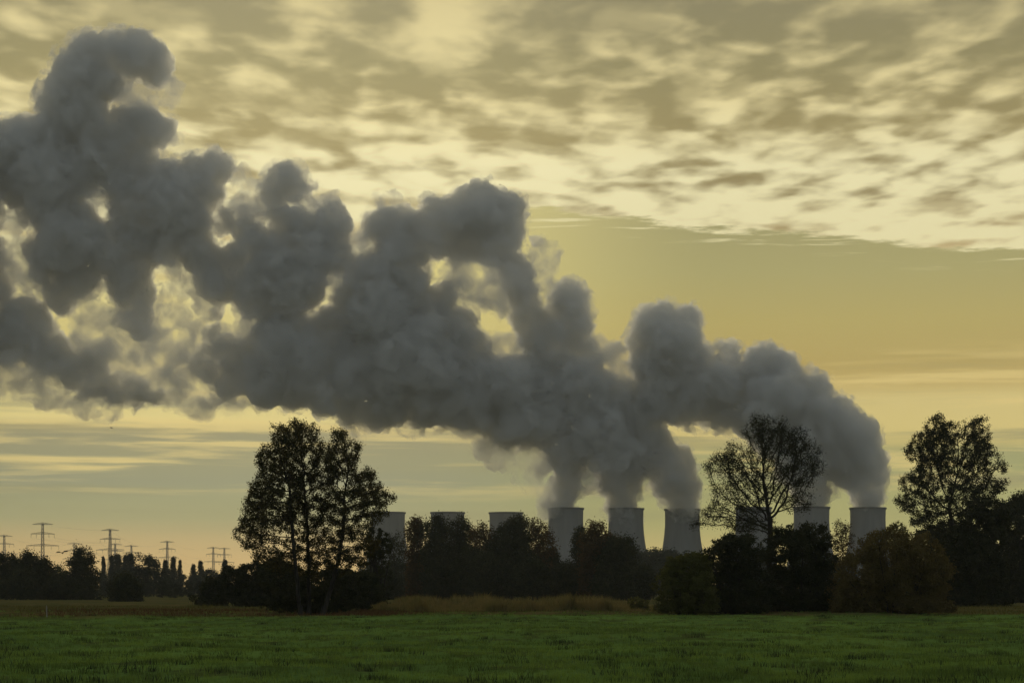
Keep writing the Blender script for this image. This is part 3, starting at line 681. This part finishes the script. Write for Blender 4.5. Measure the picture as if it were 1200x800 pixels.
# ------------------------------------------------------------------ ground
_w = np.random.RandomState(1); WAVES = [(_w.uniform(3, 45), _w.uniform(0, math.pi), _w.uniform(0, 6.28)) for _ in range(60)]
def ground_z(X_, Y_):               # gentle hummocks: sum of waves, fading out far away
    z_ = np.zeros_like(X_, dtype=float)
    for wl, th, ph in WAVES: z_ += 0.0036*wl**0.5*np.sin((X_*math.cos(th)+Y_*math.sin(th))*2*math.pi/wl+ph)
    return z_*np.clip((95-np.abs(X_))/30, 0, 1)*np.clip((340-Y_)/80, 0, 1)*np.clip((Y_-5)/15, 0, 1)
def ground():
    m, t_, o = new_mat('meadow')
    pos = t_.n.new('ShaderNodeNewGeometry').outputs['Position']; X, Yc, Z = t_.sep(pos)
    st_ = t_.vmath('MULTIPLY', pos, (1.0, 0.35, 1.0))
    n1 = t_.noise(st_, 0.12, 5, 0.6); n2 = t_.noise(st_, 0.45, 6, 0.68); n3 = t_.noise(pos, 6.0, 4, 0.6); n4 = t_.noise(st_, 0.045, 3, 0.5)
    green = t_.mix(t_.rng(n1, 0.35, 0.65), (0.105, 0.172, 0.044, 1), (0.170, 0.275, 0.062, 1))
    green = t_.mix(t_.math('MULTIPLY', t_.rng(n2, 0.48, 0.62), 0.8), green, (0.080, 0.088, 0.030, 1))
    green = t_.mix(t_.math('MULTIPLY', t_.rng(n4, 0.5, 0.65), 0.4), green, (0.130, 0.180, 0.030, 1))
    green = t_.mix(t_.math('MULTIPLY', t_.rng(n3, 0.4, 0.7), 0.4), green, (0.040, 0.065, 0.018, 1))
    rough = t_.mix(t_.rng(n1, 0.4, 0.6), (0.095, 0.092, 0.032, 1), (0.155, 0.120, 0.044, 1))
    rough = t_.mix(t_.math('MULTIPLY', t_.rng(n2, 0.45, 0.65), 0.7), rough, (0.065, 0.085, 0.024, 1))
    lim = t_.math('ADD', 140.0, t_.math('ADD', t_.math('MULTIPLY', n4, 40.0), t_.math('MULTIPLY', t_.rng(X, -30.0, -8.0, 1.0, 0.0), -32.0)))
    f = t_.rng(t_.math('SUBTRACT', Yc, lim), -7.0, 5.0)
    p = t_.n.new('ShaderNodeBsdfDiffuse'); t_.put(p.inputs[0], t_.mix(f, green, rough))
    t_.l.new(p.outputs[0], o.inputs['Surface'])
    ys = np.concatenate([-np.geomspace(4000, 12, 14), np.linspace(0, 30, 16)[1:], np.linspace(30, 320, 420)[1:], np.geomspace(320, 30000, 40)[1:]])
    xs = np.concatenate([-np.geomspace(20000, 90, 24), np.linspace(-88, 88, 200), np.geomspace(90, 20000, 24)])
    GX, GY = np.meshgrid(xs, ys)
    Zg = ground_z(GX, GY)
    ny, nx = GX.shape; idx = np.arange(ny*nx).reshape(ny, nx)
    Q = np.stack([idx[:-1, :-1], idx[:-1, 1:], idx[1:, 1:], idx[1:, :-1]], axis=-1).reshape(-1, 4)
    ob = link_mesh('ground', np_mesh('ground', np.stack([GX, GY, Zg], -1).reshape(-1, 3), Q, 4, True), None, m); tag(ob, kind='structure')
ground()

def blades(name, X, Y, H, W, lean, mat, seed, kind='stuff', label=None, cat=None):
    rs = np.random.RandomState(seed); n = len(X); a = rs.uniform(0, 2*math.pi, n)
    u = np.stack([np.cos(a), np.sin(a), 0*a], 1)*W[:, None]*0.5
    b = np.stack([X, Y, ground_z(X, Y)-0.03], 1); ld = rs.normal(size=(n, 2))*lean
    mid_ = b+np.stack([ld[:, 0]*H*0.35, ld[:, 1]*H*0.35, H*0.6], 1); tip = b+np.stack([ld[:, 0]*H, ld[:, 1]*H, H+0.06], 1)
    V = np.stack([b-u, b+u, mid_+u*0.8, tip, mid_-u*0.8], 1).reshape(-1, 3)
    me = np_mesh(name, V, np.arange(5*n).reshape(n, 5), 5)
    ob = link_mesh(name, me, None, mat); return tag(ob, label, cat, None, kind)
rs = np.random.RandomState(77)
# reed bed
reed_m = plain_mat('reeds', (0.15,0.145,0.052,1), (0.26,0.205,0.082,1), 0.25, 0.9, 5.0, translucent=0.25, fac=(0.3,0.7))
reed_g = plain_mat('green_reeds', (0.085,0.090,0.025,1), (0.14,0.125,0.035,1), 0.3, 0.9, 5.0, translucent=0.25)
n = 62000
Yr = 178+rs.rand(n)**1.2*55; pxr = rs.uniform(365, 770, n)
Xr = (pxr-CX)*Yr/F
hh = 0.65+0.55*np.sin(Xr*0.55+1.0)*np.sin(Xr*0.23+Yr*0.05)+0.35*np.sin(Xr*1.9+Yr*0.2)+0.22*np.sin(Xr*5.3+Yr*0.7)
hh = np.clip(hh*1.15, 0.3, 1.6)*rs.uniform(0.6, 1.15, n)*np.clip(1-(np.abs(pxr-590)/182)**4, 0.25, 1)
blades('reeds', Xr, Yr, hh, np.full(n, 0.05), 0.16, reed_m, 3, label='bed of brown reeds and tall dry grass before the grove', cat='reeds')
n = 26000
Yr = 172+rs.rand(n)*70; pxr = rs.uniform(-120, 1320, n); Xr = (pxr-CX)*Yr/F
hh = np.clip(0.22+0.18*np.sin(Xr*0.8)*np.sin(Xr*0.31+2), 0.1, 0.6)*rs.uniform(0.6, 1.3, n)
blades('rough_grass', Xr, Yr, hh, np.full(n, 0.05), 0.25, reed_g, 4, label='rough yellowing grass along the far edge of the field', cat='grass')
n = 9000
cx_ = rs.uniform(-14.5, -9, 14); k = rs.randint(14, size=n)
Xr = rs.uniform(-30, -7, 26)[rs.randint(26, size=n)]*1.3+rs.normal(size=n)*1.6; Yr = 150+rs.rand(n)*45
blades('rusty_weeds', Xr, Yr, rs.uniform(0.08, 0.32, n), np.full(n, 0.05), 0.3, plain_mat('rusty_weeds', (0.08,0.045,0.018,1), (0.12,0.07,0.025,1), 0.5, translucent=0.2), 5, label='rusty brown weeds along the left field edge', cat='weeds')
# meadow grass in tufts
gm_ = plain_mat('meadow_grass', (0.092,0.148,0.040,1), (0.185,0.285,0.064,1), 0.35, 0.9, 6.0, translucent=0.3, spec=0.1, fac=(0.42,0.6))
nt = 24000
Yt = 30*np.exp(rs.rand(nt)*math.log(175/30.0)); Xt = rs.uniform(-0.32, 0.32, nt)*Yt
per = 9; sc = np.repeat(rs.uniform(0.4, 1.0, nt)**2, per)
Xg = np.repeat(Xt, per)+rs.normal(size=nt*per)*0.07; Yg = np.repeat(Yt, per)+rs.normal(size=nt*per)*0.07
Hg = (0.04+0.09*sc)*rs.uniform(0.6, 1.2, nt*per)
blades('grass', Xg, Yg, Hg, np.full(nt*per, 0.012)+0.0001*Yg, 0.4, gm_, 6)
nt = 380
Yt = 34*np.exp(rs.rand(nt)*math.log(165/34.0)); Xt = rs.uniform(-0.3, 0.3, nt)*Yt; per = 40
Xg = np.repeat(Xt, per)+rs.normal(size=nt*per)*0.22; Yg = np.repeat(Yt, per)+rs.normal(size=nt*per)*0.15
blades('grass', Xg, Yg, rs.uniform(0.06, 0.17, nt*per), np.full(nt*per, 0.02), 0.35, plain_mat('dull_grass', (0.030,0.045,0.014,1), (0.055,0.060,0.020,1), 0.6), 7)

# ------------------------------------------------------------------ pylons
steel = plain_mat('galvanised_steel', (0.20,0.20,0.20,1), (0.28,0.28,0.27,1), 0.3, 0.7)
def pylon_meshes():
    H = 62.0
    def wd(z_): return 3.6*(1-z_/32.0)+1.35 if z_ < 32 else 1.35-(z_-32)*0.022
    lv = [0, 6, 12, 17, 22, 26.5, 30.5, 34, 37.5, 41, 44.5, 48, 51.5, 55, 58.5, H]
    cs = [(1, 1), (-1, 1), (-1, -1), (1, -1)]; seg = []
    for a_, b_ in zip(lv[:-1], lv[1:]):
        for i, (sx, sy) in enumerate(cs):
            p = (sx*wd(a_), sy*wd(a_), a_); q = (sx*wd(b_), sy*wd(b_), b_); tx, ty = cs[(i+1) % 4]
            seg.append((p, q, 0.22, 0.20)); seg.append((p, (tx*wd(b_), ty*wd(b_), b_), 0.09, 0.09))
            seg.append(((tx*wd(a_), ty*wd(a_), a_), q, 0.09, 0.09)); seg.append((q, (tx*wd(b_), ty*wd(b_), b_), 0.09, 0.09))
    V, Q = tubes(seg, 4); mast = np_mesh('mast', V, Q, 4)
    arms = []
    for zc_, half in ((61.0, 8.8), (52.5, 10.3), (42.0, 14.2)):
        seg = []; n_ = 7; w0 = 1.0
        for sy in (-1, 1):
            for s in (-1, 1):
                seg.append(((0, sy*w0, zc_), (s*half, sy*0.1, zc_), 0.17, 0.15)); seg.append(((0, sy*w0, zc_+1.7), (s*half, sy*0.1, zc_+0.15), 0.15, 0.12))
                for i in range(n_):
                    f0 = i/n_; f1 = (i+1)/n_
                    seg.append(((s*half*f0, sy*w0*(1-f0), zc_), (s*half*f1, sy*w0*(1-f1), zc_+1.7*(1-f1)), 0.08, 0.08))
        V, Q = tubes(seg, 4); arms.append(np_mesh('cross_arm', V, Q, 4))
    seg = [((0, 0, 0), (0, 0, -3.6), 0.07, 0.07)]+[((0, 0, -0.4-0.3*i), (0, 0, -0.52-0.3*i), 0.26, 0.16) for i in range(10)]
    V, Q = tubes(seg, 8); ins = np_mesh('insulator', V, Q, 4)
    for q in [mast]+arms+[ins]: q.materials.append(steel)
    return mast, arms, ins
mast, arms, ins = pylon_meshes()
PY = [(50,613,1770,'tallest lattice pylon, standing clear above the dark trees on the left'),(5,627,2157,'lattice pylon cut by the left edge of the photo'),(129,620,1950,'second tallest lattice pylon, above the poplar clump'),
      (135,637,2550,'small far pylon showing just behind the second tallest pylon'),(154,639,2640,'faint small pylon right of the overlapping pair of pylons'),(196,634,2417,'lattice pylon standing alone between the poplar clumps'),
      (87,636,2503,'small faint pylon behind the spreading leafy tree'),(250,641,2750,'faint pylon, left of the pair nearest the three tall trees'),(263,642,2800,'faintest pylon, right of the pair nearest the three tall trees')]
r0 = None
for px, top, Y, lab in PY:
    p = at(px, HY, Y); p.z = 0; rz = math.radians(6 if px < 100 else -8)
    if r0 is None:
        r0 = empty('power_pylon', p, lab, 'pylon', 'high-voltage pylons on the horizon', rz)
        link_mesh('mast', mast, r0)
        for a_ in arms: link_mesh('cross_arm', a_, r0)
        for zc_, xs_ in ((52.5, (-10.1, -5.5, 5.5, 10.1)), (42.0, (-14.0, -7.5, 7.5, 14.0))):
            for xx in xs_:
                i_ = link_mesh('insulator', ins, r0); i_.location = (xx, 0, zc_)
    else: copy_thing(r0, p, rz, None, lab)

# cables hang between neighbouring pylons
def cables(i, j, lab):
    a, b = PY[i], PY[j]; A = at(a[0], HY, a[2]); B = at(b[0], HY, b[2]); o = Vector((A.x, A.y, 0))
    root = empty('power_line', o, lab, 'power line', 'cables strung between the pylons')
    for zc_, xx in ((61.0, 0.0), (48.9, -10.1), (48.9, 10.1), (38.4, -14.0), (38.4, 14.0)):
        ra, rb_ = [math.radians(6 if q[0] < 100 else -8) for q in (a, b)]
        p = np.array([A.x+xx*math.cos(ra), A.y+xx*math.sin(ra), zc_])-np.array(o); q = np.array([B.x+xx*math.cos(rb_), B.y+xx*math.sin(rb_), zc_])-np.array(o)
        sag = np.linalg.norm(q-p)**2/22000.0; pts = [p+(q-p)*f+np.array([0, 0, -4*sag*f*(1-f)]) for f in np.linspace(0, 1, 25)]
        V, Q = tubes([(pts[k], pts[k+1], 0.05, 0.05) for k in range(24)], 4); link_mesh('cable', np_mesh('cable', V, Q, 4), root, steel)
for i, j, lab in ((0, 2, 'thin sagging cables between the two tallest pylons'), (2, 5, 'thin cables from the second tallest pylon to the lone one between the poplars'), (5, 7, 'thin cables from the lone pylon to the faint pair of pylons'),
                  (1, 6, 'thin cables from the leftmost pylon to the faint one behind the spreading tree'), (6, 4, 'faint cables behind the second tallest pylon')): cables(i, j, lab)
# ------------------------------------------------------------------ small things
def stake():
    wood = plain_mat('weathered_wood', (0.26,0.24,0.21,1), (0.36,0.33,0.29,1), 6.0, stretch=(1,1,0.1))
    Y = 132; b = at(55, HY, Y); b.z = 0
    V, Q = lathe([(0.035, -0.2), (0.033, 0.85), (0.024, 0.92), (0.001, 0.95)], 10)
    o = link_mesh('fence_stake', np_mesh('fence_stake', V, Q, 4), None, wood); o.location = b; o.rotation_euler = (0.03, -0.02, 0)
    tag(o, 'pale weathered stake standing alone at the left field edge', 'stake')
stake()
def bird():
    fe = plain_mat('dark_feathers', (0.03,0.03,0.03,1), (0.05,0.05,0.05,1), 20.0)
    nodes = [(-0.22,0,0.01,0.015),(-0.14,0,0.0,0.045),(0,0,0,0.065),(0.12,0,0.02,0.045),(0.18,0,0.04,0.035),(0.22,0,0.04,0.012),(0.26,0,0.03,0.003)]
    pr = [(n_[3], n_[0]) for n_ in nodes]; V, Q = lathe(pr, 12); V = V[:, [2, 0, 1]]
    Fs = [list(q) for q in Q]; V = list(map(tuple, V))
    def plate(pts, th=0.008):
        b = len(V); n_ = len(pts)
        for p in pts: V.append((p[0], p[1], p[2]+th/2))
        for p in pts: V.append((p[0], p[1], p[2]-th/2))
        for i in range(1, n_-1): Fs.append([b, b+i, b+i+1, b+i+1]); Fs.append([b+n_, b+n_+i+1, b+n_+i, b+n_+i])
        for i in range(n_): j = (i+1) % n_; Fs.append([b+i, b+j, b+n_+j, b+n_+i])
    for s in (-1, 1):
        plate([(0.10,0.03*s,0.03),(0.13,0.22*s,0.14),(0.10,0.40*s,0.15),(0.0,0.56*s,0.08),(-0.07,0.38*s,0.12),(-0.08,0.2*s,0.11),(-0.08,0.03*s,0.02)])
    plate([(-0.15,0.02,0.01),(-0.34,0.09,0.0),(-0.36,0,0.0),(-0.34,-0.09,0.0),(-0.15,-0.02,0.01)])
    me = bpy.data.meshes.new('bird'); fin = []
    for f in Fs:
        g = list(dict.fromkeys(f)); fin.append(g)
    me.from_pydata(V, [], fin); me.update()
    o = link_mesh('bird', me, None, fe); o.location = at(73, 647.5, 175); o.rotation_euler = (0.1, -0.15, math.radians(-90))
    tag(o, 'small dark bird flying low between the tallest pylon and the spreading tree', 'bird')
bird()
def haze(density):
    import bmesh
    bm = bmesh.new(); bmesh.ops.create_cube(bm, size=1.0)
    me = bpy.data.meshes.new('haze'); bm.to_mesh(me); bm.free()
    me.transform(__import__('mathutils').Matrix.Diagonal((9000, 7000, 1101, 1)))
    ob = link_mesh('haze', me); ob.location = (0, 2500, 549.5); tag(ob, kind='stuff')
    m, t_, o = new_mat('haze_air')
    pv = t_.n.new('ShaderNodeVolumePrincipled'); pv.inputs['Density'].default_value = density
    pv.inputs['Color'].default_value = (0.86, 0.90, 0.95, 1); pv.inputs['Anisotropy'].default_value = 0.3
    t_.l.new(pv.outputs[0], o.inputs['Volume']); me.materials.append(m)
haze(0.00009)
